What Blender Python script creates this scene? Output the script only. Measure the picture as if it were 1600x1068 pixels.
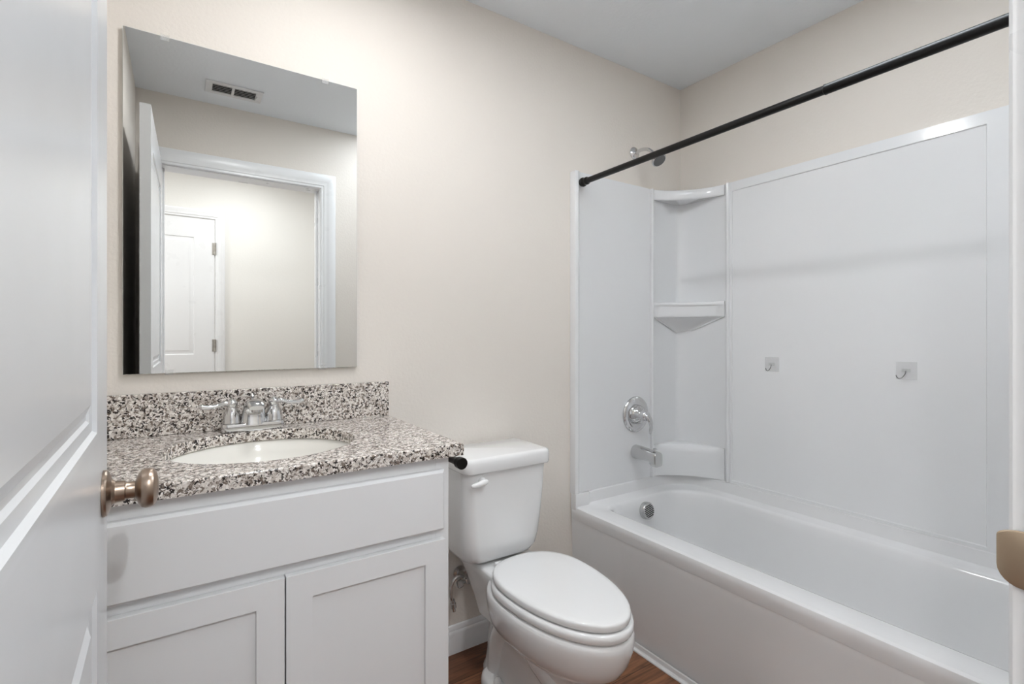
import bpy, bmesh, math, random
from mathutils import Vector, Matrix
from math import sin, cos, pi, radians as R
random.seed(4)
scn = bpy.context.scene
for o in list(bpy.data.objects): bpy.data.objects.remove(o)
COL = scn.collection

# ------------------------------------------------------------ camera, world, exposure
CAMH = 1.173
cd = bpy.data.cameras.new('camera'); cam = bpy.data.objects.new('camera', cd); COL.objects.link(cam)
cd.sensor_width = 36; cd.lens = 36*782/1600; cd.shift_y = -9/1600; cd.clip_start = .02
cam.location = (0, -1.67, CAMH)
cam.rotation_euler = (R(90), 0, -math.atan(519/782))
scn.camera = cam
w = bpy.data.worlds.new('world'); scn.world = w; w.use_nodes = True
w.node_tree.nodes['Background'].inputs[0].default_value = (.9, .93, 1, 1)
w.node_tree.nodes['Background'].inputs[1].default_value = .3
vs = scn.view_settings
vs.view_transform = 'Standard'; vs.look = 'None'; vs.gamma = 1; vs.use_curve_mapping = False
vs.exposure = -0.22

def lamp(name, loc, power, radius, col=(1, .97, .93)):
    l = bpy.data.lights.new(name, 'AREA'); l.shape = 'DISK'; l.size = 2*radius; l.energy = power; l.color = col
    o = bpy.data.objects.new(name, l); o.location = loc; COL.objects.link(o); return o
BATH_LAMP = (.42, -.60, 2.405); HALL_LAMP = (.38, -2.12, 2.405)
lamp('bath_ceiling_light', BATH_LAMP, 9.5, .070, (.965, .985, 1))
lamp('hall_ceiling_light', HALL_LAMP, 10, .070, (.965, .985, 1))
for lx, pw in ((-1.0, 18), (1.6, 6)):  # unseen fill lights without fixtures, strength set to brighten tub and hall
    lamp('hall_far_fill', (lx, -2.12, 2.405), pw, .070, (.965, .985, 1))
# unseen spot added as fill, aimed up so the ceiling bounces soft light
fl = bpy.data.lights.new('ceiling_bounce_fill', 'SPOT'); fl.energy = 2900; fl.spot_size = R(25); fl.spot_blend = 1; fl.shadow_soft_size = 0; fl.color = (.93, .97, 1)
flo = bpy.data.objects.new('ceiling_bounce_fill', fl); COL.objects.link(flo); flo.location = (1.2, -1.15, .85)
flo.rotation_euler = Vector((.0, .0, 1)).to_track_quat('-Z', 'Y').to_euler()

# unseen spot added in the hall, aimed through the doorway for the knob shadow
f2 = bpy.data.lights.new('hall_spot_fill', 'SPOT'); f2.energy = 30; f2.spot_size = R(50); f2.spot_blend = 1; f2.shadow_soft_size = 0; f2.color = (.93, .97, 1)
f2o = bpy.data.objects.new('hall_spot_fill', f2); COL.objects.link(f2o); f2o.location = (.33, -2.15, 2.08)
f2o.rotation_euler = Vector((-.20, 1.60, -1.25)).to_track_quat('-Z', 'Y').to_euler()

# ------------------------------------------------------------ materials
def mat(name, col, rough=.5, metal=0, spec=.5, coat=0, bump=None, emit=0, trans=0, ior=1.45):
    m = bpy.data.materials.new(name); m.use_nodes = True
    n = m.node_tree.nodes; l = m.node_tree.links; b = n['Principled BSDF']
    b.inputs['Base Color'].default_value = (*col, 1); b.inputs['Roughness'].default_value = rough
    b.inputs['Metallic'].default_value = metal; b.inputs['Specular IOR Level'].default_value = spec
    b.inputs['Coat Weight'].default_value = coat; b.inputs['Coat Roughness'].default_value = .05
    b.inputs['Transmission Weight'].default_value = trans; b.inputs['IOR'].default_value = ior
    if emit:
        b.inputs['Emission Color'].default_value = (*col, 1); b.inputs['Emission Strength'].default_value = emit
    tc = n.new('ShaderNodeTexCoord')
    nz = n.new('ShaderNodeTexNoise'); l.new(tc.outputs['Object'], nz.inputs[0])
    if bump:
        sc, dist, st = bump
        nz.inputs['Scale'].default_value = sc; nz.inputs['Detail'].default_value = 3
        bp = n.new('ShaderNodeBump'); bp.inputs['Strength'].default_value = st; bp.inputs['Distance'].default_value = dist
        l.new(nz.outputs[0], bp.inputs['Height']); l.new(bp.outputs[0], b.inputs['Normal'])
    else:
        nz.inputs['Scale'].default_value = 9
        mr = n.new('ShaderNodeMapRange'); mr.inputs['To Min'].default_value = rough*.93; mr.inputs['To Max'].default_value = rough*1.07
        l.new(nz.outputs[0], mr.inputs[0]); l.new(mr.outputs[0], b.inputs['Roughness'])
    return m
M = {}
M['wall'] = mat('cream_wall_paint', (.80, .748, .69), .75, bump=(95, .0016, .55), spec=.3)
M['hall'] = mat('hall_wall_paint', (.85, .835, .80), .75, bump=(95, .001, .4), spec=.3)
M['ceil'] = mat('ceiling_paint', (.885, .915, .945), .9, bump=(70, .002, .4), spec=.2)
M['trim'] = mat('white_trim_paint', (.86, .865, .875), .28)
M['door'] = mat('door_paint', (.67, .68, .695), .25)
M['cab'] = mat('cabinet_paint', (.82, .825, .835), .42)
M['acr'] = mat('white_acrylic', (.87, .875, .885), .16, coat=.3, bump=(2.2, .002, .25))
M['tub'] = mat('white_tub_enamel', (.87, .87, .875), .14, coat=.3)
M['por'] = mat('white_porcelain', (.88, .88, .88), .09, coat=.5)
M['sink'] = mat('bisque_porcelain', (.84, .82, .77), .1, coat=.4)
M['chr'] = mat('chrome', (.66, .66, .665), .06, 1)
M['wire'] = mat('steel_wire', (.22, .22, .22), .3, 1)
M['dchr'] = mat('dull_chrome', (.60, .60, .60), .24, 1)
M['brz'] = mat('satin_bronze', (.34, .265, .21), .3, 1)
M['plate'] = mat('bronze_plate', (.44, .34, .24), .42, .7)
M['blk'] = mat('black_metal', (.004, .0038, .0035), .38, spec=.3)
M['dark'] = mat('dark_void', (.02, .02, .02), .9)
M['mir'] = mat('mirror_silver', (.86, .875, .87), 0.0, 1)
M['mir'].node_tree.links.remove(M['mir'].node_tree.nodes['Principled BSDF'].inputs['Roughness'].links[0])
M['gedge'] = mat('glass_edge', (.55, .62, .6), .2)
M['clear'] = mat('clear_plastic', (.86, .86, .86), .15)
M['clear'].node_tree.nodes['Principled BSDF'].inputs['Alpha'].default_value = .16
M['vent'] = mat('vent_paint', (.78, .78, .78), .5)
M['glow'] = mat('lit_glass', (1, .96, .9), .4, emit=8)
M['hinge'] = mat('satin_nickel', (.5, .48, .45), .35, 1)

def granite():
    m = mat('speckled_granite', (.7, .65, .6), .13, coat=.2)
    n = m.node_tree.nodes; l = m.node_tree.links; b = n['Principled BSDF']
    tc = [x for x in n if x.type == 'TEX_COORD'][0]
    def noise(s, d, off, dist=0.6):
        mp = n.new('ShaderNodeMapping'); mp.inputs['Location'].default_value = (off, off*2, off*3)
        l.new(tc.outputs['Object'], mp.inputs[0])
        z = n.new('ShaderNodeTexNoise'); z.inputs['Scale'].default_value = s; z.inputs['Detail'].default_value = d
        z.inputs['Roughness'].default_value = .6; z.inputs['Distortion'].default_value = dist
        l.new(mp.outputs[0], z.inputs[0]); return z
    def ramp(z, a, bb):
        r = n.new('ShaderNodeMapRange'); r.inputs['From Min'].default_value = a; r.inputs['From Max'].default_value = bb
        l.new(z.outputs[0], r.inputs[0]); return r
    def mix(fac, a, bcol):
        x = n.new('ShaderNodeMix'); x.data_type = 'RGBA'; l.new(fac.outputs[0], x.inputs[0])
        if isinstance(a, tuple): x.inputs[6].default_value = (*a, 1)
        else: l.new(a.outputs[2], x.inputs[6])
        x.inputs[7].default_value = (*bcol, 1); return x
    c = mix(ramp(noise(60, 2, 0), .42, .60), (.79, .74, .69), (.55, .49, .445))
    c = mix(ramp(noise(120, 3, 3), .50, .575), c, (.18, .14, .115))
    c = mix(ramp(noise(115, 2, 9, .9), .545, .585), c, (.022, .016, .015))
    c = mix(ramp(noise(150, 1, 14), .60, .64), c, (.90, .86, .82))
    l.new(c.outputs[2], b.inputs['Base Color']); return m
M['gran'] = granite()

def planks():
    m = mat('brown_wood_planks', (.2, .1, .05), .38)
    n = m.node_tree.nodes; l = m.node_tree.links; b = n['Principled BSDF']
    tc = [x for x in n if x.type == 'TEX_COORD'][0]
    br = n.new('ShaderNodeTexBrick'); br.inputs['Scale'].default_value = 1
    br.inputs['Brick Width'].default_value = 1.2; br.inputs['Row Height'].default_value = .15
    br.inputs['Mortar Size'].default_value = .0012; br.offset = .37
    br.inputs['Color1'].default_value = (.11, .042, .019, 1); br.inputs['Color2'].default_value = (.23, .10, .05, 1)
    br.inputs['Mortar'].default_value = (.015, .007, .004, 1)
    l.new(tc.outputs['Object'], br.inputs[0])
    mp = n.new('ShaderNodeMapping'); mp.inputs['Scale'].default_value = (2.2, 26, 1); l.new(tc.outputs['Object'], mp.inputs[0])
    z = n.new('ShaderNodeTexNoise'); z.inputs['Scale'].default_value = 2.2; z.inputs['Detail'].default_value = 6; z.inputs['Distortion'].default_value = 1.4
    l.new(mp.outputs[0], z.inputs[0])
    r = n.new('ShaderNodeMapRange'); r.inputs['From Min'].default_value = .3; r.inputs['From Max'].default_value = .7
    r.inputs['To Min'].default_value = .45; r.inputs['To Max'].default_value = 1.5; l.new(z.outputs[0], r.inputs[0])
    x = n.new('ShaderNodeMix'); x.data_type = 'RGBA'; x.blend_type = 'MULTIPLY'; x.inputs[0].default_value = 1
    l.new(br.outputs[0], x.inputs[6]); l.new(r.outputs[0], x.inputs[7]); l.new(x.outputs[2], b.inputs['Base Color'])
    return m
M['floor'] = planks()

# ------------------------------------------------------------ helpers
def finish(name, bm, m, parent=None, smooth=True, angle=35, bevel=0, seg=2):
    bmesh.ops.recalc_face_normals(bm, faces=bm.faces)
    me = bpy.data.meshes.new(name); bm.to_mesh(me); bm.free()
    me.materials.append(M[m] if isinstance(m, str) else m)
    if smooth:
        for p in me.polygons: p.use_smooth = True
        me.set_sharp_from_angle(angle=R(angle))
    o = bpy.data.objects.new(name, me); COL.objects.link(o)
    if parent: o.parent = parent
    if bevel:
        md = o.modifiers.new('bevel', 'BEVEL'); md.width = bevel; md.segments = seg; md.limit_method = 'ANGLE'; md.angle_limit = R(40)
        md.harden_normals = True
    return o
def NB(): return bmesh.new()
def box(bm, x0, x1, y0, y1, z0, z1, mtx=None):
    v = [bm.verts.new((x, y, z)) for z in (z0, z1) for x, y in ((x0, y0), (x1, y0), (x1, y1), (x0, y1))]
    for f in ((3, 2, 1, 0), (4, 5, 6, 7), (0, 1, 5, 4), (1, 2, 6, 5), (2, 3, 7, 6), (3, 0, 4, 7)):
        bm.faces.new([v[i] for i in f])
    if mtx: bmesh.ops.transform(bm, matrix=mtx, verts=v)
    return v
def loft(bm, rings, cap0=True, cap1=True, closed=True):
    vr = [[bm.verts.new(p) for p in r] for r in rings]
    n = len(vr[0])
    for a, b in zip(vr, vr[1:]):
        for i in range(n if closed else n-1):
            j = (i+1) % n
            bm.faces.new((a[i], a[j], b[j], b[i]))
    if cap0: bm.faces.new(vr[0][::-1])
    if cap1: bm.faces.new(vr[-1])
    return vr
def frame_of(d):
    d = Vector(d).normalized(); u = Vector((0, 0, 1)) if abs(d.z) < .95 else Vector((1, 0, 0))
    a = d.cross(u).normalized(); return a, a.cross(d).normalized()
def lathe(bm, c, d, prof, n=32, cap0=True, cap1=True):
    c = Vector(c); d = Vector(d).normalized(); a, b = frame_of(d)
    rings = [[c+d*h+(a*cos(2*pi*i/n)+b*sin(2*pi*i/n))*max(r, 1e-4) for i in range(n)] for h, r in prof]
    loft(bm, rings, cap0, cap1)
def tube(bm, pts, r, n=14, sub=6, flat=1):
    P = [Vector(p) for p in pts]; rs = r if isinstance(r, (list, tuple)) else [r]*len(P)
    if sub > 1 and len(P) > 2:
        Q, S = [], []
        for i in range(len(P)-1):
            p0, p1, p2, p3 = P[max(i-1, 0)], P[i], P[i+1], P[min(i+2, len(P)-1)]
            for k in range(sub):
                t = k/sub
                Q.append(.5*((2*p1)+(p2-p0)*t+(2*p0-5*p1+4*p2-p3)*t*t+(3*p1-p0-3*p2+p3)*t**3)); S.append(rs[i]*(1-t)+rs[i+1]*t)
        Q.append(P[-1]); S.append(rs[-1]); P, rs = Q, S
    rings = []; a = None
    for i, p in enumerate(P):
        d = (P[min(i+1, len(P)-1)]-P[max(i-1, 0)]).normalized()
        if a is None: a, _ = frame_of(d)
        a = (a-d*a.dot(d)).normalized(); b = d.cross(a)
        rings.append([p+(a*cos(2*pi*k/n)+b*sin(2*pi*k/n)*flat)*rs[i] for k in range(n)])
    loft(bm, rings)
def rrect(x0, x1, y0, y1, r, z, nc=8, ns=10):
    """rounded rectangle ring; r = radii at (x0,y0),(x1,y0),(x1,y1),(x0,y1); z = number or f(x,y)"""
    if not isinstance(r, (list, tuple)): r = [r]*4
    cs = [(x0+r[0], y0+r[0], r[0], pi), (x1-r[1], y0+r[1], r[1], 1.5*pi), (x1-r[2], y1-r[2], r[2], 0), (x0+r[3], y1-r[3], r[3], .5*pi)]
    pts = []
    for k in range(4):
        cx, cy, rr, a = cs[k]
        for i in range(nc+1):
            t = a+.5*pi*i/nc; pts.append((cx+rr*cos(t), cy+rr*sin(t)))
        nx, ny, nr, na = cs[(k+1) % 4]
        e = (nx+nr*cos(na), ny+nr*sin(na)); s = pts[-1]
        for i in range(1, ns):
            f = i/ns; pts.append((s[0]*(1-f)+e[0]*f, s[1]*(1-f)+e[1]*f))
    return [Vector((x, y, z(x, y) if callable(z) else z)) for x, y in pts]
def rbox(bm, x0, x1, y0, y1, z0, z1, r, e=.004, taper=0):
    """box with rounded vertical corners and eased top and bottom"""
    rings = []
    for dz, ins in ((z0, e), (z0+e*.3, e*.3), (z0+e, 0), (z1-e, 0), (z1-e*.3, e*.3), (z1, e)):
        rings.append(rrect(x0+ins, x1-ins, y0+ins, y1-ins, max(r-ins, .0005), dz, 6, 2))
    loft(bm, rings)
def root(name, loc=(0, 0, 0), rz=0):
    o = bpy.data.objects.new(name, None); o.empty_display_size = .05; COL.objects.link(o); o.location = loc; o.rotation_euler[2] = rz; return o
def tag(o, label, cat, group=None):
    o['label'] = label; o['category'] = cat
    if group: o['group'] = group
    return o
def struct(o, label=None):
    o['kind'] = 'structure'
    if label: o['label'] = label
    return o
def panel_slab(bm, U, V, D, org, u1, v1, thick, holes, rings, back=True):
    """slab with recessed / moulded fields. U,V axes, D outward. holes = (u0,u1,v0,v1) stacked in V. rings=[(inset,depth)...]"""
    U, V, D, org = Vector(U), Vector(V), Vector(D), Vector(org)
    P = lambda u, v, d: org+U*u+V*v+D*d
    def quad(a, b, c, d):
        bm.faces.new([bm.verts.new(P(x, y, 0)) for x, y in ((a, c), (b, c), (b, d), (a, d))])
    hu0, hu1 = holes[0][0], holes[0][1]
    vs_ = [0]+[q for h in holes for q in h[2:4]]+[v1]
    for a, b in zip(vs_, vs_[1:]):
        quad(0, hu0, a, b); quad(hu1, u1, a, b)
    v = 0
    for h in holes:
        quad(hu0, hu1, v, h[2]); v = h[3]
        rr = []
        for ins, dep in [(0, 0)]+rings:
            rr.append([P(x, y, dep) for x, y in ((h[0]+ins, h[2]+ins), (h[1]-ins, h[2]+ins), (h[1]-ins, h[3]-ins), (h[0]+ins, h[3]-ins))])
        loft(bm, rr, cap0=False)
    quad(hu0, hu1, v, v1)
    uv = [(0, 0), (hu0, 0), (hu1, 0)]+[(u1, q) for q in vs_]+[(hu1, v1), (hu0, v1)]+[(0, q) for q in vs_[::-1][:-1]]
    B = [P(x, y, 0) for x, y in uv]; Bk = [p-D*thick for p in B]
    loft(bm, [B, Bk], cap0=False, cap1=back)
    bmesh.ops.remove_doubles(bm, verts=bm.verts, dist=1e-5)

# ------------------------------------------------------------ room
XL, XR, YF, ZC = -.188, 2.150, -1.535, 2.44
HY0, HY1, HX0, HX1 = -1.65, -2.71, -1.6, 2.6      # hall
def S(name, x0, x1, y0, y1, z0, z1, m, label):
    bm = NB(); box(bm, x0, x1, y0, y1, z0, z1); return struct(finish(name, bm, m, smooth=False), label)
S('floor', HX0-.1, HX1+.1, HY1-.1, .1, -.05, 0, 'floor', 'dark brown wood plank floor')
S('ceiling', HX0-.1, HX1+.1, HY1-.1, .1, ZC, ZC+.05, 'ceil', 'smooth pale grey ceiling')
S('wall_back', XL-.1, XR+.1, 0, .1, 0, ZC, 'wall', 'cream textured wall behind the mirror and toilet')
S('wall_left', XL-.1, XL, YF, 0, 0, ZC, 'wall', 'cream wall to the left of the vanity')
S('wall_right', XR, XR+.1, YF, 0, 0, ZC, 'wall', 'cream wall above the long side of the bathtub')
DX0, DX1, DZ = -.079, .709, 2.065
bm = NB()
box(bm, HX0, DX0-.018, HY0, YF, 0, ZC); box(bm, DX1+.018, HX1, HY0, YF, 0, ZC); box(bm, DX0-.018, DX1+.018, HY0, YF, DZ+.018, ZC)
struct(finish('wall_front', bm, 'wall', smooth=False), 'wall with the doorway the room is entered by')
S('wall_hall', HX0, HX1, HY1-.1, HY1, 0, ZC, 'hall', 'white hall wall seen in the mirror')
S('wall_hall_left', HX0-.1, HX0, HY1, HY0, 0, ZC, 'hall', 'hall end wall')
S('wall_hall_right', HX1, HX1+.1, HY1, HY0, 0, ZC, 'hall', 'hall end wall')

def casing(bm, x0, x1, ztop, yface, sgn, wd=.07):
    """mitred profiled casing around an opening; sgn +1 faces +y"""
    prof = [(0, 0), (.0, .009), (.004, .012), (.014, .012), (.018, .0155), (.040, .0155), (.046, .018), (wd-.008, .019), (wd, .016), (wd, 0)]
    rings = []
    for X, Z, kx, kz in ((x0, 0, -1, 0), (x0, ztop, -1, 1), (x1, ztop, 1, 1), (x1, 0, 1, 0)):
        rings.append([(X+kx*a, yface+sgn*b, Z+kz*a) for a, b in prof])
    loft(bm, rings)
bm = NB()
casing(bm, DX0-.004, DX1+.004, DZ+.004, YF, 1, .085)
casing(bm, DX0-.004, DX1+.004, DZ+.004, HY0, -1, .085)
t1 = struct(finish('trim_1', bm, 'trim', angle=25), 'white moulded door casing and jamb of the entry doorway')
bm = NB()
box(bm, DX0-.018, DX0, HY0, YF, 0, DZ); box(bm, DX1, DX1+.018, HY0, YF, 0, DZ); box(bm, DX0-.018, DX1+.018, HY0, YF, DZ, DZ+.018)
box(bm, DX1-.011, DX1, HY0+.02, HY0+.055, 0, DZ); box(bm, DX0, DX0+.011, HY0+.02, HY0+.055, 0, DZ)
finish('jamb', bm, 'trim', t1, bevel=.0015)
# strike plate on the right jamb
bm = NB()
zc = .947
ring = lambda x, ins: [Vector((x, y, z)) for y, z in
    [(-1.575, zc-.029+ins), (-1.535, zc-.029+ins)] +
    [(-1.535+(.020-ins)*sin(t), zc-.009-(.020-ins)*cos(t)) for t in [k*pi/12 for k in range(7)]] +
    [(-1.535+(.020-ins)*cos(t), zc+.021+(.008-ins)*sin(t)) for t in [k*pi/12 for k in range(7)]] +
    [(-1.575, zc+.029-ins)]]
loft(bm, [ring(DX1-.0002, 0), ring(DX1-.0022, 0), ring(DX1-.003, .0012)])
lathe(bm, (DX1-.0025, -1.560, zc+.020), (-1, 0, 0), [(0, .004), (.0012, .0035), (.0014, .002)], 12)
sp = finish('strike_plate', bm, 'plate', t1); sp['label'] = 'bronze strike plate on the door jamb'

# baseboards
def baseboard(name, p0, p1, inward, label):
    p0, p1, iw = Vector(p0), Vector(p1), Vector(inward)
    prof = [(0, 0), (.013, 0), (.013, .072), (.011, .080), (.0085, .083), (.0085, .092), (.005, .100), (0, .102)]
    bm = NB(); loft(bm, [[p+iw*(a+.0004)+Vector((0, 0, b+.0005)) for a, b in prof] for p in (p0, p1)])
    return struct(finish(name, bm, 'trim', angle=30), label)
baseboard('baseboard_back', (.562, 0, 0), (1.405, 0, 0), (0, -1, 0), 'white baseboard behind the toilet')
baseboard('baseboard_front', (.80, YF, 0), (1.41, YF, 0), (0, 1, 0), 'white baseboard beside the doorway')
baseboard('baseboard_left', (XL, -1.52, 0), (XL, -.56, 0), (1, 0, 0), 'white baseboard behind the open door')
baseboard('baseboard_hall', (.30, HY1, 0), (HX1, HY1, 0), (0, 1, 0), 'white hall baseboard')

# ------------------------------------------------------------ open bathroom door
dl = root('door_1', (-.0755, -1.512, .010), R(1.15)); struct(dl, 'white two-panel door standing open at the left edge')
DW, DH, DT = .812, 2.045, .035
mould = [(.010, -.001), (.014, -.006), (.026, -.0075), (.030, -.0105), (.036, -.0105), (.052, -.0035)]
holes = [(.118, DW-.112, .24, .842), (.118, DW-.112, 1.026, 1.915)]
bm = NB(); panel_slab(bm, (0, 1, 0), (0, 0, 1), (1, 0, 0), (0, 0, 0), DW, DH, DT/2, holes, mould, False)
b2 = NB(); panel_slab(b2, (0, 1, 0), (0, 0, 1), (-1, 0, 0), (-DT, 0, 0), DW, DH, DT/2, holes, mould, False)
me = bpy.data.meshes.new('t'); b2.to_mesh(me); bm.from_mesh(me); b2.free()
bmesh.ops.remove_doubles(bm, verts=bm.verts, dist=1e-5)
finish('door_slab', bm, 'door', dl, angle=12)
KY, KZ = DW-.062, .951-.010
def knob(side, kname):
    s = side; x0 = 0 if s > 0 else -DT
    k = NB(); lathe(k, (x0, KY, KZ), (s, 0, 0), [(h_*.78, r_) for h_, r_ in [(.0005, .0325), (.004, .0325), (.007, .031), (.010, .026), (.013, .019), (.018, .0155), (.032, .0145), (.033, .0130), (.035, .0122), (.047, .0122),
        (.049, .016), (.052, .0225), (.057, .0268), (.063, .0284), (.070, .0284), (.075, .0268), (.079, .0225), (.082, .015), (.083, .007), (.0832, .0005)]], 40)
    o = finish(kname, k, 'brz', dl, angle=28); o['label'] = 'round satin bronze door knob'
    return o
knob(1, 'door_knob'); knob(-1, 'door_knob')
bm = NB(); box(bm, -.030, -.005, DW-.0005, DW+.0012, KZ-.028, KZ+.028)
lp = finish('latch_plate', bm, 'brz', dl, bevel=.0005)
bm = NB(); box(bm, -.024, -.011, DW+.001, DW+.008, KZ-.008, KZ+.008); finish('latch_bolt', bm, 'brz', lp, bevel=.002)
for hz in (.18, 1.02, 1.82):
    bm = NB(); lathe(bm, (.002-DT, -.004, hz), (0, 0, 1), [(0, .006), (.089, .006)], 14); box(bm, -DT+.003, -.004, -.0012, .0006, hz, hz+.089)
    finish('hinge', bm, 'hinge', dl)

# hall door (seen only in the mirror)
hd = struct(root('door_2', (-.545, HY1, .01)), 'closed white panel door in the hall, seen in the mirror')
bm = NB(); panel_slab(bm, (1, 0, 0), (0, 0, 1), (0, 1, 0), (0, .006, 0), .762, 2.03, .0055, [(.12, .642, .24, .842), (.12, .642, 1.02, 1.90)], mould[:2]+[(.026, -.0052), (.04, -.002)])
finish('door_slab', bm, 'trim', hd, angle=12)
for hz in (.20, 1.05, 1.77):
    bm = NB(); lathe(bm, (.766, .014, hz), (0, 0, 1), [(0, .007), (.028, .007), (.0285, .0062), (.030, .007), (.058, .007), (.0585, .0062), (.06, .007), (.089, .007)], 14); box(bm, .745, .766, .0062, .0085, hz, hz+.089)
    finish('hinge', bm, 'hinge', hd)
bm = NB(); lathe(bm, (.06, .0065, .94), (0, 1, 0), [(0, .032), (.006, .031), (.012, .016), (.035, .013), (.045, .024), (.058, .028), (.07, .022), (.074, .004)], 28)
finish('door_knob', bm, 'brz', hd)
bm = NB(); casing(bm, -.549, .221, 2.045, HY1, 1, .062)
struct(finish('trim_2', bm, 'trim', angle=25), 'white casing around the hall door')

# ------------------------------------------------------------ ceiling vent (seen in the mirror)
vt = tag(root('ceiling_vent', (.235, -1.305, ZC)), 'white two-bank air register in the ceiling, seen in the mirror', 'vent')
bm = NB()
VX, VY = .128, .070
for a in ((-VX, VX, -VY, -.045), (-VX, VX, .045, VY), (-VX, -.098, -.045, .045), (.098, VX, -.045, .045), (-.012, .000, -.045, .045)):
    box(bm, a[0], a[1], a[2], a[3], -.008, -.0005)
finish('frame', bm, 'vent', vt, bevel=.002)
bm = NB(); box(bm, -.0975, .0975, -.0448, .0448, -.0012, -.0004); finish('duct_opening', bm, 'dark', vt, smooth=False)
for bx in ((-.0975, -.0125), (.0005, .0975)):
    for k in range(5):
        yy = -.036+.018*k
        bm = NB(); box(bm, bx[0], bx[1], -.0045, .0045, -.0005, .0005, Matrix.Translation((0, yy, -.0066)) @ Matrix.Rotation(R(-25), 4, 'X')); finish('slat', bm, 'vent', vt)
bm = NB(); box(bm, .101, .106, -.012, .012, -.014, -.008); finish('damper_lever', bm, 'vent', vt, bevel=.001)

# ------------------------------------------------------------ ceiling lamps
def ceil_lamp(loc, label):
    t = tag(root('ceiling_lamp', (loc[0], loc[1], ZC)), label, 'lamp')
    bm = NB(); lathe(bm, (0, 0, -.0003), (0, 0, -1), [(0, .088), (.010, .088), (.020, .080), (.024, .077), (.028, .076)], 40); finish('trim_ring', bm, 'trim', t)
    bm = NB(); lathe(bm, (0, 0, -.0282), (0, 0, -1), [(0, .0745), (.003, .0735), (.004, .070)], 40); finish('lens', bm, 'glow', t)
ceil_lamp(BATH_LAMP, 'round flush ceiling lamp above the vanity')
ceil_lamp(HALL_LAMP, 'round flush ceiling lamp in the hall outside the doorway')

# ------------------------------------------------------------ vanity cabinet
VX0, VX1, VYF, VZ = -.1855, .560, -.520, .8745
vc = tag(root('vanity_cabinet', ((VX0+VX1)/2, -.26, 0)), 'light grey white shaker vanity cabinet with two doors under the granite counter', 'cabinet')
def vbox(bm, x0, x1, y0, y1, z0, z1): box(bm, x0-(VX0+VX1)/2, x1-(VX0+VX1)/2, y0+.26, y1+.26, z0, z1)
bm = NB()
vbox(bm, VX0, VX0+.016, VYF, -.002, .0005, VZ-.001); vbox(bm, VX1-.016, VX1, VYF, -.002, .0005, VZ-.001)
vbox(bm, VX0+.016, VX1-.016, VYF, -.004, .10, .115); vbox(bm, VX0+.016, VX1-.016, -.012, -.004, .115, VZ-.001)
vbox(bm, VX0+.016, VX1-.016, VYF+.06, VYF+.075, .0005, .10)
finish('body', bm, 'cab', vc, bevel=.001)
bm = NB(); f = .035
vbox(bm, VX0, VX0+f, VYF-.019, VYF-.0002, .10, VZ-.001); vbox(bm, VX1-f, VX1, VYF-.019, VYF-.0002, .0005, VZ-.001)
vbox(bm, VX0+f, VX1-f, VYF-.019, VYF-.0002, VZ-.040, VZ-.001); vbox(bm, VX0+f, VX1-f, VYF-.019, VYF-.0002, .665, .700); vbox(bm, VX0+f, VX1-f, VYF-.019, VYF-.0002, .10, .14)
finish('face_frame', bm, 'cab', vc, bevel=.001)
YD = VYF-.0195; cx = (VX0+VX1)/2
bm = NB(); rb = (VX0+.012, VX1-.018)
loft(bm, [[(x-cx, YD+.26-d, z) for x, z in ((rb[0]+i, .699+i), (rb[1]-i, .699+i), (rb[1]-i, .846-i), (rb[0]+i, .846-i))] for d, i in ((0, 0), (.012, 0), (.016, .003), (.019, .006))])
finish('drawer_front', bm, 'cab', vc, angle=15)
mid = .1805
for x0, x1 in ((VX0+.012, mid-.0015), (mid+.0015, VX1-.018)):
    wd = x1-x0; hh = .678-.128
    bm = NB(); panel_slab(bm, (1, 0, 0), (0, 0, 1), (0, -1, 0), (x0-cx, YD+.26-.019, .128), wd, hh, .0185, [(.052, wd-.052, .052, hh-.052)], [(.0005, -.0065), (.001, -.007)])
    finish('door', bm, 'cab', vc, angle=15, bevel=.0012)

# countertop with oval cut-out
CX0, CX1, CY0, CY1, CZ0, CZ1 = -.1865, .592, -.560, -.001, .876, .905
ct = tag(root('vanity_countertop', (.2, -.28, CZ0)), 'speckled grey and black granite countertop with an oval sink cut-out', 'countertop')
SX, SY, SA, SB = .178, -.283, .214, .197
def rect_hit(a):
    dx, dy = cos(a), sin(a); t = 1e9
    if dx > 1e-9: t = min(t, (CX1-SX)/dx)
    if dx < -1e-9: t = min(t, (CX0-SX)/dx)
    if dy > 1e-9: t = min(t, (CY1-SY)/dy)
    if dy < -1e-9: t = min(t, (CY0-SY)/dy)
    return SX+dx*t, SY+dy*t
angs = sorted([2*pi*i/96 for i in range(96)]+[math.atan2(y-SY, x-SX) % (2*pi) for x in (CX0, CX1) for y in (CY0, CY1)])
def outr(z, ins=0):
    r = []
    for a in angs:
        x, y = rect_hit(a); x = min(max(x, CX0+ins), CX1-ins); y = min(max(y, CY0+ins), CY1-ins); r.append((x-.2, y+.28, z-CZ0))
    return r
def inr(z, g=0):
    r = []
    for a in angs:
        dx, dy = cos(a), sin(a); k = 1/math.sqrt((dx/(SA+g))**2+(dy/(SB+g))**2); r.append((SX+dx*k-.2, SY+dy*k+.28, z-CZ0))
    return r
bm = NB()
R_ = [inr(CZ0), outr(CZ0), outr(CZ1-.003), outr(CZ1-.001, .001), outr(CZ1, .003), inr(CZ1, .0025), inr(CZ1-.0008, .0008), inr(CZ1-.003), inr(CZ0)]
loft(bm, R_, False, False); bmesh.ops.remove_doubles(bm, verts=bm.verts, dist=1e-6)
finish('slab', bm, 'gran', ct, angle=25)
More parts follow.
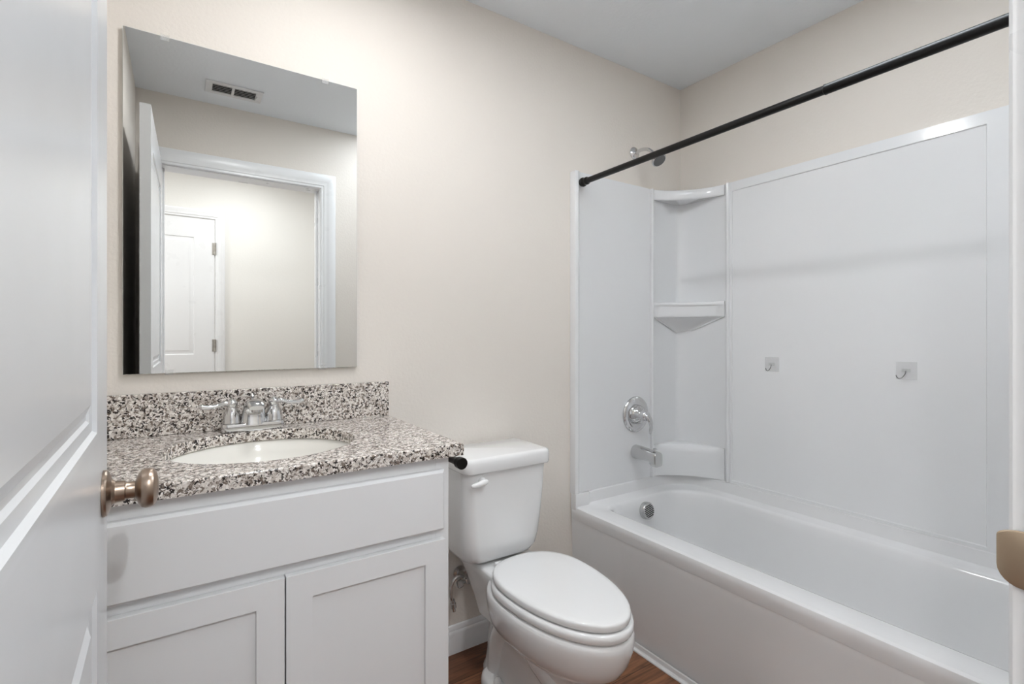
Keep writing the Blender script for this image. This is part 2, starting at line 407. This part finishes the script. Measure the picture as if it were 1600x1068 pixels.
bm = NB(); box(bm, CX0-.2, .592-.2, -.021+.28, -.001+.28, CZ1-CZ0+.0003, 1.019-CZ0); finish('backsplash', bm, 'gran', ct, bevel=.0015)

# sink basin
sk = tag(root('undermount_sink', (SX, SY, .74)), 'oval white undermount sink set in the granite counter', 'sink')
def ell(a, b, z, n=64, oy=0): return [(a*cos(2*pi*i/n), b*sin(2*pi*i/n)+oy, z-.74) for i in range(n)]
bm = NB(); g = .006
loft(bm, [ell(SA+.03, SB+.03, .8752), ell(SA+g, SB+g, .8752), ell(SA+g-.003, SB+g-.003, .872), ell(SA-.004, SB-.004, .84), ell(SA*.90, SB*.90, .80), ell(SA*.74, SB*.74, .768), ell(SA*.5, SB*.5, .752), ell(SA*.2, SB*.2, .746), ell(.022, .022, .744),
    ell(.022, .022, .736), ell(SA*.5, SB*.5, .742), ell(SA*.78, SB*.78, .758), ell(SA*.95, SB*.95, .795), ell(SA+.008, SB+.008, .868), ell(SA+.03, SB+.03, .868), ell(SA+.03, SB+.03, .8752)], False, False)
bmesh.ops.remove_doubles(bm, verts=bm.verts, dist=1e-6)
finish('basin', bm, 'sink', sk, angle=50)
bm = NB(); lathe(bm, (0, 0, .0008), (0, 0, 1), [(-.02, .018), (0, .0205), (.0045, .0265), (.0055, .024), (.0055, .019), (.0045, .0185), (.0085, .016), (.010, .004)], 32); finish('drain', bm, 'chr', sk)

# faucet
FX = .176; fa = tag(root('sink_faucet', (FX, -.058, CZ1)), 'chrome centre-set faucet with two lever handles behind the oval sink', 'faucet')
bm = NB(); rbox(bm, -.081, .081, -.0275, .0275, .0006, .0235, .016, .004); finish('base_plate', bm, 'chr', fa)
for s in (-1, 1):
    hx = .054*s
    bm = NB(); lathe(bm, (hx, 0, .0237), (0, 0, 1), [(0, .0235), (.003, .0240), (.005, .0228), (.010, .0226), (.020, .0212), (.031, .0175), (.040, .0135), (.043, .012), (.047, .0125), (.052, .0155), (.058, .0155), (.064, .011), (.067, .004)], 32)
    h = finish('handle', bm, 'chr', fa, angle=45)
    bm = NB(); tube(bm, [(hx, 0, .077), (hx+.018*s, -.003, .080), (hx+.036*s, -.008, .075), (hx+.058*s, -.014, .073), (hx+.074*s, -.018, .076), (hx+.080*s, -.019, .076)], [.0095, .0095, .008, .009, .0095, .0045], 16, flat=.78)
    finish('lever', bm, 'chr', h, angle=60)
bm = NB()
rings = []
for (y, z, wd, th, tilt) in ((-.002, .018, .036, .0285, 0), (-.002, .026, .034, .027, 0), (-.003, .038, .0315, .0235, 4), (-.006, .054, .0285, .0200, 18), (-.014, .070, .0255, .0165, 40), (-.028, .079, .0235, .0130, 64), (-.044, .080, .0225, .0110, 84), (-.060, .076, .0220, .0095, 98), (-.070, .072, .0205, .0080, 106), (-.075, .0705, .018, .006, 108)):
    a = R(tilt); ring = []
    for i in range(24):
        t = 2*pi*i/24; c_, s_ = cos(t), sin(t)
        px = wd*math.copysign(abs(c_)**.75, c_); q = th*math.copysign(abs(s_)**.75, s_)
        ring.append((px, y+q*cos(a), z+q*sin(a)))
    rings.append(ring)
loft(bm, rings); finish('spout', bm, 'chr', fa, angle=50)
bm = NB(); lathe(bm, (0, -.062, .0675), (0, 0, -1), [(0, .011), (.010, .011), (.011, .009)], 20); finish('aerator', bm, 'dchr', fa)
bm = NB(); lathe(bm, (0, .032-.012, .02), (0, 0, 1), [(0, .0025), (.068, .0025), (.070, .0055), (.075, .006), (.079, .003)], 14); finish('drain_rod', bm, 'chr', fa)

# ------------------------------------------------------------ mirror
mr = tag(root('wall_mirror', (.181, 0, 1.53)), 'frameless rectangular mirror on the wall above the vanity', 'mirror')
mw, mh = .306, .458
bm = NB(); box(bm, -mw, mw, -.0118, -.0062, -mh, mh); finish('glass_edge', bm, 'gedge', mr, smooth=False)
bm = NB(); loft(bm, [[(-mw+i, y, -mh+i), (mw-i, y, -mh+i), (mw-i, y, mh-i), (-mw+i, y, mh-i)] for y, i in ((-.0119, 0.0003), (-.0124, .0008))]); finish('mirror_face', bm, 'mir', mr, smooth=False)
bm = NB(); box(bm, -mw+.03, mw-.03, -.0061, -.0003, -mh+.04, mh-.04); finish('backing_board', bm, 'dark', mr, smooth=False)
for x, z in ((-.205, -mh), (.195, -mh), (-.215, mh), (.205, mh)):
    s = 1 if z < 0 else -1
    bm = NB(); box(bm, x-.010, x+.010, -.0155, -.0128, z-.002, z+.008*s+.002) if s > 0 else box(bm, x-.010, x+.010, -.0155, -.0128, z-.010, z+.002)
    box(bm, x-.010, x+.010, -.0155, -.0006, z-.0045 if s > 0 else z+.0008, z-.0008 if s > 0 else z+.0045)
    finish('mirror_clip', bm, 'clear', mr)

# ------------------------------------------------------------ toilet
TX = .957
to = tag(root('toilet', (TX, -.40, 0)), 'white two-piece elongated toilet between the vanity and the bathtub', 'toilet')
def egg(yb, yf, w_, z, yw=-.43, n=56, eb=2.4, ef=2.0):
    pts = []
    for i in range(n):
        t = 2*pi*i/n; s_, c_ = sin(t), cos(t)     # c=+1 front
        if c_ >= 0: e, a = ef, yw-yf
        else: e, a = eb, yb-yw
        x = w_*math.copysign(abs(s_)**(2/e), s_); y = yw-math.copysign(abs(c_)**(2/e), c_)*a
        pts.append(Vector((x, y+.40, z)))
    return pts
bm = NB()
loft(bm, [egg(-.10, -.600, .098, .0006, -.36), egg(-.10, -.603, .100, .012, -.36), egg(-.105, -.594, .092, .022, -.36), egg(-.11, -.585, .082, .07, -.36), egg(-.11, -.585, .078, .12, -.37),
    egg(-.12, -.600, .080, .165, -.38), egg(-.13, -.615, .084, .195, -.40), egg(-.15, -.636, .092, .212, -.42), egg(-.17, -.664, .108, .226, -.43), egg(-.19, -.696, .130, .244, -.43),
    egg(-.205, -.722, .149, .268, -.43), egg(-.213, -.739, .161, .296, -.43), egg(-.218, -.749, .168, .326, -.43), egg(-.22, -.753, .171, .350, -.43), egg(-.22, -.752, .170, .363, -.43), egg(-.22, -.749, .167, .371, -.43), egg(-.222, -.743, .161, .375, -.43)])
# rear deck that carries the tank
loft(bm, [rrect(-.076, .076, .40-.27, .40-.10, .04, .20, 8, 4), rrect(-.088, .088, .40-.29, .40-.085, .04, .26, 8, 4), rrect(-.104, .104, .40-.30, .40-.06, .04, .33, 8, 4),
    rrect(-.110, .110, .40-.30, .40-.045, .03, .362, 8, 4), rrect(-.113, .113, .40-.30, .40-.042, .03, .385, 8, 4), rrect(-.108, .108, .40-.295, .40-.047, .03, .392, 8, 4)])
for s in (-1, 1):   # trapway bulges and foot flanges
    tube(bm, [(.030*s, -.14, .135), (.042*s, -.07, .20), (.046*s, .02, .245), (.046*s, .10, .225), (.046*s, .155, .15), (.048*s, .17, .03)], [.035, .048, .050, .050, .048, .046], 20)
    loft(bm, [[Vector((s*(.075)+.050*k*cos(t), .135+.085*k*sin(t), z)) for t in [2*pi*i/32 for i in range(32)]] for z, k in ((.0006, 1), (.022, 1.0), (.038, .93), (.048, .78), (.053, .5))])
finish('bowl', bm, 'por', to, angle=60)
for s in (-1, 1):
    bm = NB(); lathe(bm, (.098*s, .108, .042), (0, 0, 1), [(0, .014), (.012, .0135), (.020, .011), (.025, .006), (.026, .001)], 24); finish('bolt_cap', bm, 'por', to)
bm = NB()
loft(bm, [egg(-.262, -.742, .156, .3775), egg(-.258, -.749, .163, .379), egg(-.255, -.752, .166, .385), egg(-.255, -.752, .166, .395), egg(-.257, -.749, .163, .4015), egg(-.262, -.744, .158, .4035)])
finish('seat', bm, 'por', to, angle=60)
bm = NB()
loft(bm, [egg(-.258, -.738, .153, .4065), egg(-.254, -.742, .157, .409), egg(-.253, -.743, .158, .413), egg(-.253, -.743, .158, .4225), egg(-.255, -.741, .156, .4265), egg(-.260, -.736, .151, .4288), egg(-.275, -.720, .138, .4302), egg(-.33, -.64, .08, .4315)])
finish('seat_lid', bm, 'por', to, angle=60)
for s in (-1, 1):
    bm = NB(); rbox(bm, .062*s-.016, .062*s+.016, .40-.268, .40-.232, .3925, .414, .008, .004); finish('seat_hinge', bm, 'por', to)
tx = -.017
bm = NB(); L = []
for z, x0, x1, yf, r in ((.398, .115, .110, -.185, .045), (.402, .128, .122, -.198, .05), (.412, .143, .136, -.212, .055), (.432, .154, .148, -.222, .055), (.47, .160, .154, -.226, .050), (.55, .165, .159, -.232, .044), (.64, .169, .163, -.237, .040), (.722, .171, .166, -.240, .038)):
    L.append(rrect(tx-x0, tx+x1, .40+yf, .40-.028, r, z, 10, 6))
loft(bm, L); finish('tank', bm, 'por', to, angle=60)
bm = NB(); L = []
for z, i in ((.7215, .010), (.7235, .002), (.728, -.0005), (.758, -.001), (.766, .001), (.771, .006), (.7735, .014)):
    L.append(rrect(tx-.178+i, tx+.173-i, .40-.256+i, .40-.020-i, .034-max(i, 0), z, 10, 6))
loft(bm, L); finish('tank_lid', bm, 'por', to, angle=60)
bm = NB(); lx = -.128
lathe(bm, (lx, .1603, .695), (0, -1, 0), [(0, .014), (.008, .014), (.012, .010), (.020, .009), (.024, .006)], 24)
tube(bm, [(lx+.010, .141, .697), (lx-.004, .139, .697), (lx-.022, .138, .694), (lx-.040, .138, .691), (lx-.050, .139, .6915)], [.007, .0105, .0088, .0075, .004], 16)
finish('flush_lever', bm, 'por', to, angle=60)

# water supply stop behind the toilet
wv = tag(root('supply_valve', (.872, -.01, .29)), 'small chrome water stop with a bent hose on the wall left of the toilet', 'valve')
bm = NB(); lathe(bm, (0, .0095, 0), (0, -1, 0), [(0, .026), (.003, .026), (.006, .014), (.045, .008), (.046, .013), (.075, .013), (.077, .009)], 24)
finish('valve_body', bm, 'dchr', wv)
bm = NB(); lathe(bm, (-.012, -.055, -.004), (-1, -.3, 0), [(0, .007), (.018, .006), (.019, .014), (.026, .015), (.034, .012), (.036, .004)], 20, ); finish('valve_handle', bm, 'dchr', wv)
bm = NB(); tube(bm, [(0, -.055, .008), (-.002, -.062, .04), (-.018, -.075, .075), (-.014, -.09, .105)], .0055, 12); finish('riser_tube', bm, 'dchr', wv)
bm = NB(); tube(bm, [(-.016, -.052, .012), (-.035, -.052, .020), (-.055, -.052, .010), (-.066, -.052, -.018), (-.066, -.052, -.045), (-.060, -.052, -.066)], .0058, 12)
lathe(bm, (-.060, -.052, -.058), (.15, 0, -1), [(0, .008), (.012, .009), (.013, .011), (.030, .011), (.032, .007), (.044, .006)], 18)
finish('flexible_hose', bm, 'dchr', wv)

# toilet paper holder rod on the side of the vanity
tp = tag(root('toilet_paper_holder', (VX1, -.40, .834)), 'black toilet paper holder arm on the side of the vanity above the tank', 'paper holder')
bm = NB(); lathe(bm, (.0006, .09, 0), (1, 0, 0), [(0, .024), (.006, .024), (.008, .012), (.062, .010)], 28)
finish('mounting_post', bm, 'blk', tp)
bm = NB(); lathe(bm, (.066, .10, 0), (0, -1, 0), [(0, .0075), (.003, .0105), (.165, .0105), (.168, .0118), (.1685, .0155), (.1875, .0160), (.189, .0145)], 28); finish('arm', bm, 'blk', tp)

# ------------------------------------------------------------ bathtub
TX0, TX1, TY1, TY0 = 1.412, 2.148, -.0015, YF+.0015
ZR, ZF = .440, .494
tb = tag(root('bathtub', (1.78, -.77, 0)), 'white alcove bathtub with a wide front rim and solid apron', 'bathtub')
ox, oy = -1.78, .77
def rr(x0, x1, y0, y1, r, z, **k): return [p+Vector((ox, oy, 0)) for p in rrect(x0, x1, y0, y1, r, z, 12, 24)]
def sm(t): t = min(max(t, 0), 1); return t*t*(3-2*t)
def zfl(x, y): return ZR+(ZF-ZR)*sm((x-1.488)/.016)
def zfl2(x, y): return ZR+(ZF-ZR-.004)*sm((x-1.488)/.016)
bm = NB()
loft(bm, [
    rr(TX0+.004, TX1, TY0, TY1, .004, lambda x, y: .385),
    rr(TX0+.001, TX1, TY0, TY1, .006, lambda x, y: .402),
    rr(TX0, TX1, TY0, TY1, .008, lambda x, y: .415),
    rr(TX0, TX1, TY0, TY1, .008, lambda x, y: ZR-.014 if x < 1.45 else zfl(x, y)),
    rr(TX0+.003, TX1-.001, TY0+.001, TY1-.001, .01, lambda x, y: ZR-.004 if x < 1.45 else zfl(x, y)),
    rr(TX0+.012, TX1-.020, TY0+.020, TY1-.020, [.01, .16, .16, .01], zfl),
    rr(TX0+.014, TX1-.025, TY0+.025, TY1-.025, [.01, .16, .16, .01], zfl2),
    rr(TX0+.020, TX1-.030, TY0+.030, TY1-.030, [.012, .165, .165, .012], lambda x, y: ZR+.006*sm((x-1.488)/.016)),
    rr(TX0+.030, TX1-.038, TY0+.038, TY1-.038, [.015, .17, .17, .015], ZR),
    rr(TX0+.095, TX1-.075, TY0+.085, TY1-.085, [.065, .17, .17, .065], ZR),
    rr(TX0+.106, TX1-.082, TY0+.094, TY1-.092, [.07, .17, .17, .07], ZR-.004),
    rr(TX0+.115, TX1-.088, TY0+.105, TY1-.098, [.075, .17, .17, .075], ZR-.014),
    rr(TX0+.122, TX1-.094, TY0+.13, TY1-.104, [.08, .17, .17, .08], ZR-.045),
    rr(TX0+.135, TX1-.110, TY0+.20, TY1-.120, [.10, .17, .17, .10], .26),
    rr(TX0+.150, TX1-.130, TY0+.26, TY1-.145, [.12, .17, .17, .12], .15),
    rr(TX0+.175, TX1-.160, TY0+.30, TY1-.18, [.12, .16, .16, .12], .105),
    rr(TX0+.22, TX1-.21, TY0+.36, TY1-.24, [.10, .12, .12, .10], .09)], cap0=False)
rbox(bm, TX0+ox, 1.490+ox, -.0365+oy, -.0015+oy, .425, ZF, .004, .003)
rbox(bm, TX0+ox, 1.490+ox, TY0+oy, TY0+.035+oy, .425, ZF, .004, .003)
finish('tub_body', bm, 'tub', tb, angle=40)
bm = NB()
def ax(y, z):
    s_ = sm((-y-.27)/.02)*sm((y-(YF+.27))/.02)
    return TX0+.0045+(.40-z)/.40*.015+.004*s_*sm((.38-z)/.10)
ys = [TY1+(TY0-TY1)*i/150 for i in range(151)]; zs = [.0008, .02, .03, .036, .042, .05, .15, .25, .33, .345, .352, .358, .364, .37, .40]
rows = [[(ax(y, z)+ox, y+oy, z) for y in ys] for z in zs]
loft(bm, rows, False, False, closed=False)
back = [[(1.47+ox, y+oy, z) for y in (TY1, TY0)] for z in (.0008, .40)]
loft(bm, back, False, False, closed=False)
finish('apron', bm, 'tub', tb, angle=50)
bm = NB(); oy_c = -.104-.0015
lathe(bm, (1.765+ox, -.107+oy, .381), (0, -1, .16), [(0, .038), (.006, .0385), (.020, .037), (.024, .034), (.0245, .031)], 36)
ov = finish('overflow_cover', bm, 'dchr', tb)
bm = NB(); mtx = Matrix.Translation((1.765+ox, -.1322+oy, .3852)) @ Matrix.Rotation(R(-9), 4, 'X')
for k in range(-3, 4):
    hw = math.sqrt(.029**2-(k*.0078)**2); box(bm, -hw, hw, -.0012, .0006, k*.0078-.0012, k*.0078+.0012, mtx @ Matrix.Rotation(R(-12), 4, 'Y'))
finish('slots', bm, 'dark', ov, smooth=False)
bm = NB(); lathe(bm, (1.78+ox, -.33+oy, .0905), (0, 0, 1), [(0, .035), (.003, .034), (.004, .028), (.008, .02), (.009, .003)], 28); finish('drain', bm, 'chr', tb)
# floor trim strip along the tub
bm = NB()
prof = [(1.4385, .0005), (1.4215, .0005), (1.4215, .004), (1.423, .006), (1.430, .0065), (1.4325, .010), (1.4335, .024), (1.436, .027), (1.4385, .026)]
loft(bm, [[(x-.012, y, z) for x, z in prof] for y in (-.0146, YF+.014)])
struct(finish('trim_3', bm, 'trim', angle=30), 'thin white trim strip where the tub apron meets the floor')

# ------------------------------------------------------------ shower surround
ZS = 1.885
su = tag(root('shower_surround', (1.78, -.77, ZF)), 'glossy white moulded shower surround with corner shelves above the bathtub', 'shower surround')
o3 = Vector((-1.78, .77, -ZF)); Z0 = ZF+.0006
def sub(bm): bmesh.ops.translate(bm, verts=bm.verts, vec=o3)
for side in (0, 1):
    f = (lambda y: -y-0.0) if side == 0 else (lambda y: YF+y)      # depth from the end wall
    bm = NB()
    # thick front lip, then the flat field with a shallow border
    prof = [(1.4105, .001), (1.4105, .026), (1.413, .032), (1.418, .034), (1.430, .034), (1.436, .030), (1.440, .024), (1.446, .022), (1.895, .022), (1.897, .001)]
    loft(bm, [[(x, f(d), z) for x, d in prof] for z in (Z0, ZS)])
    sub(bm); finish('end_panel', bm, 'acr', su, angle=30)
    bm = NB()
    rs = []
    for ins, d in ((0, .0222), (.002, .0255), (.012, .0255), (.016, .0222)):
        rs.append([(x, f(d), z) for x, z in ((1.462+ins, .54+ins), (1.892-ins, .54+ins), (1.892-ins, ZS-.035-ins), (1.462+ins, ZS-.035-ins))])
# long back panel
bm = NB(); y0, y1 = YF+.293, -.293
panel_slab(bm, (0, 1, 0), (0, 0, 1), (-1, 0, 0), (2.127, y0, Z0), y1-y0, ZS-Z0, .020, [(.060, y1-y0-.010, .010, ZS-Z0-.040)], [(.003, -.0045), (.006, -.005)])
sub(bm); finish('back_panel', bm, 'acr', su, angle=20)
def corner(side):
    f = (lambda y: y) if side == 0 else (lambda y: YF-y)
    pr = [(1.8975, -.001), (1.8975, -.028), (1.900, -.033), (1.905, -.035), (1.910, -.033), (1.914, -.026), (1.918, -.016), (1.924, -.013)]
    pr += [(2.137-.045+.045*sin(t), -.013-.10+.10*cos(t)) for t in [pi/2*i/10 for i in range(11)]]
    pr += [(2.137, -.262), (2.134, -.270), (2.126, -.276), (2.119, -.279), (2.116, -.284), (2.118, -.289), (2.126, -.2925), (2.1485, -.2925), (2.1485, -.001)]
    bm = NB(); loft(bm, [[(x, f(y), z) for x, y in pr] for z in (Z0, ZS)])
    sub(bm); cu = finish('corner_column', bm, 'acr', su, angle=32)
    def plan(bul, e=0, n=16):
        a, b = Vector((1.921, -.022)), Vector((2.130, -.264)); ch = b-a; nrm = Vector((-ch.y, ch.x)).normalized()
        nrm = nrm if nrm.x > 0 else -nrm
        p = []
        for i in range(n+1):
            t = i/n; q = a+ch*t+nrm*(bul*4*t*(1-t)+e*(4*t*(1-t))**.35); p.append((min(q.x, 2.1365), min(q.y, -.0135)))
        p += [(2.1365, -.262), (2.1365, -.014), (1.924, -.0135)]
        return p
    def shelf(levels, name='shelf'):
        bm = NB(); loft(bm, [[(x, f(y), z) for x, y in plan(b_, e)] for z, b_, e in levels]); sub(bm); finish(name, bm, 'acr', cu, angle=38)
    shelf([(1.837, .040, .006), (1.840, .040, .002), (1.846, .040, 0), (ZS-.006, .040, 0), (ZS-.002, .040, .002), (ZS, .040, .006)])
    shelf([(1.265, .040, .006), (1.269, .040, .001), (1.274, .040, 0), (1.319, .040, 0), (1.321, .040, -.005), (1.325, .040, -.007), (1.332, .040, -.007), (1.336, .040, -.004), (1.338, .040, .001)])
    shelf([(Z0, .040, .004), (.56, .040, .005), (.61, .040, .007), (.630, .040, .011), (.640, .040, .020), (.644, .040, .035)], 'lower_ledge')
    # sloped support under the middle shelf
    bm = NB(); P0 = plan(.040, .030)
    top = [(x, f(y), 1.2655) for x, y in P0]; bot = [(2.134+(x-2.134)*.12, f(-.016+(y+.016)*.12), 1.185) for x, y in P0]
    loft(bm, [bot, top]); sub(bm); finish('shelf_support', bm, 'acr', cu, angle=38)
corner(0); corner(1)

# ------------------------------------------------------------ shower fittings
sh = tag(root('showerhead', (1.809, 0, 2.045)), 'small chrome shower head on a bent arm high on the wall', 'shower head')
bm = NB(); lathe(bm, (0, -.0006, 0), (0, -1, 0), [(0, .030), (.003, .030), (.008, .026), (.012, .014), (.013, .010)], 32); finish('escutcheon', bm, 'chr', sh)
bm = NB(); tube(bm, [(0, -.010, 0), (0, -.045, .004), (0, -.08, -.004), (0, -.105, -.022), (0, -.118, -.036)], .0085, 16); finish('arm', bm, 'chr', sh)
bm = NB(); d = Vector((0, -.62, -.78)); lathe(bm, Vector((0, -.116, -.033)), d, [(0, .011), (.006, .015), (.014, .015), (.018, .012), (.024, .016), (.040, .031), (.046, .034), (.054, .034), (.057, .031), (.0575, .001)], 32); h = finish('spray_head', bm, 'chr', sh)
bm = NB(); lathe(bm, Vector((0, -.116, -.033))+d.normalized()*.0577, d, [(0, .029), (.0015, .028), (.002, .002)], 32); finish('spray_face', bm, mat('grey_rubber', (.12, .12, .12), .6), h)

sv = tag(root('shower_valve', (1.792, -.0222, .805)), 'round chrome shower valve trim with a single lever above the tub spout', 'shower valve')
bm = NB(); lathe(bm, (0, -.0004, 0), (0, -1, 0), [(0, .084), (.003, .0845), (.008, .081), (.013, .072), (.014, .056), (.012, .050)], 48); finish('escutcheon', bm, 'chr', sv, angle=60)
bm = NB(); lathe(bm, (0, -.010, 0), (0, -1, 0), [(0, .046), (.012, .044), (.024, .036), (.034, .027), (.040, .024), (.056, .024), (.062, .021), (.065, .014), (.066, .001)], 40); finish('hub', bm, 'chr', sv, angle=60)
bm = NB(); tube(bm, [(0, -.062, .008), (.003, -.074, -.002), (.010, -.082, -.022), (.016, -.082, -.045), (.018, -.078, -.070), (.018, -.076, -.082)], [.017, .0185, .016, .0125, .012, .008], 18, flat=.6); finish('lever', bm, 'chr', sv, angle=60)

ts = tag(root('tub_spout', (1.792, -.0222, .630)), 'grey chrome tub spout with a diverter knob over the drain end', 'tub spout')
bm = NB(); rings = []
for y, w_, zt, zb, e in ((-.0004, .031, .032, -.032, 2), (-.004, .0315, .0325, -.0325, 2), (-.03, .030, .031, -.031, 2.2), (-.08, .027, .026, -.028, 2.6), (-.105, .026, .023, -.028, 3.4), (-.108, .026, .022, -.044, 4), (-.135, .0255, .018, -.045, 5), (-.140, .024, .014, -.044, 5)):
    ring = []
    for i in range(32):
        t = 2*pi*i/32; c_, s_ = cos(t), sin(t); zc_ = (zt+zb)/2; hz = (zt-zb)/2
        ring.append((w_*math.copysign(abs(c_)**(2/e), c_), y, zc_+hz*math.copysign(abs(s_)**(2/e), s_)))
    rings.append(ring)
loft(bm, rings); finish('spout_body', bm, 'dchr', ts, angle=40)
bm = NB(); lathe(bm, (0, -.118, .019), (0, 0, 1), [(0, .004), (.008, .004), (.009, .008), (.015, .0085), (.017, .006)], 18); finish('diverter_knob', bm, 'dchr', ts)

rod = tag(root('shower_curtain_rod', (1.447, -.77, 1.836)), 'black tension shower curtain rod spanning the tub opening', 'curtain rod')
yy = .77
bm = NB(); lathe(bm, (0, yy-.036, 0), (0, -1, 0), [(0, .0122), (1.0, .0122)], 28, ); finish('inner_tube', bm, 'blk', rod)
bm = NB(); lathe(bm, (0, yy-1.012, 0), (0, -1, 0), [(0, .0124), (.001, .0140), (.006, .0140), (.007, .0134), (.484, .0134)], 28); finish('outer_tube', bm, 'blk', rod)
for s, y in ((-1, yy-.0346), (1, yy+YF+.0346)):
    bm = NB(); lathe(bm, (0, y, 0), (0, s, 0), [(0, .0175), (.006, .0195), (.013, .0195), (.019, .0150), (.025, .0145), (.030, .0165), (.036, .0165), (.042, .0125)], 28); finish('end_cap', bm, 'blk', rod)

# adhesive hooks
def hook_mesh(r, tilt):
    bm = NB(); box(bm, -.0022, -.0003, -.031, .031, -.031, .031); finish('adhesive_pad', bm, 'clear', r, bevel=.0006)
    bm = NB(); rbox(bm, -.0068, -.0024, -.013, .013, -.006, .006, .002, .001); finish('hook_base', bm, 'clear', r)
    bm = NB(); tube(bm, [(-.0075, 0, -.001), (-.009, .001*tilt, -.012), (-.013, .006*tilt, -.024), (-.019, .010*tilt, -.028), (-.024, .013*tilt, -.022), (-.025, .014*tilt, -.016)], .0017, 10); finish('wire_hook', bm, 'wire', r)
for (y, lab, t_) in ((-.490, 'clear adhesive wall hook nearer the corner shelves', 1), (-.970, 'clear adhesive wall hook nearer the doorway, right of the other', 1.6)):
    h = tag(root('adhesive_hook', (2.1318, y, 1.052)), lab, 'hook', 'clear adhesive hooks on the long surround panel'); hook_mesh(h, t_)
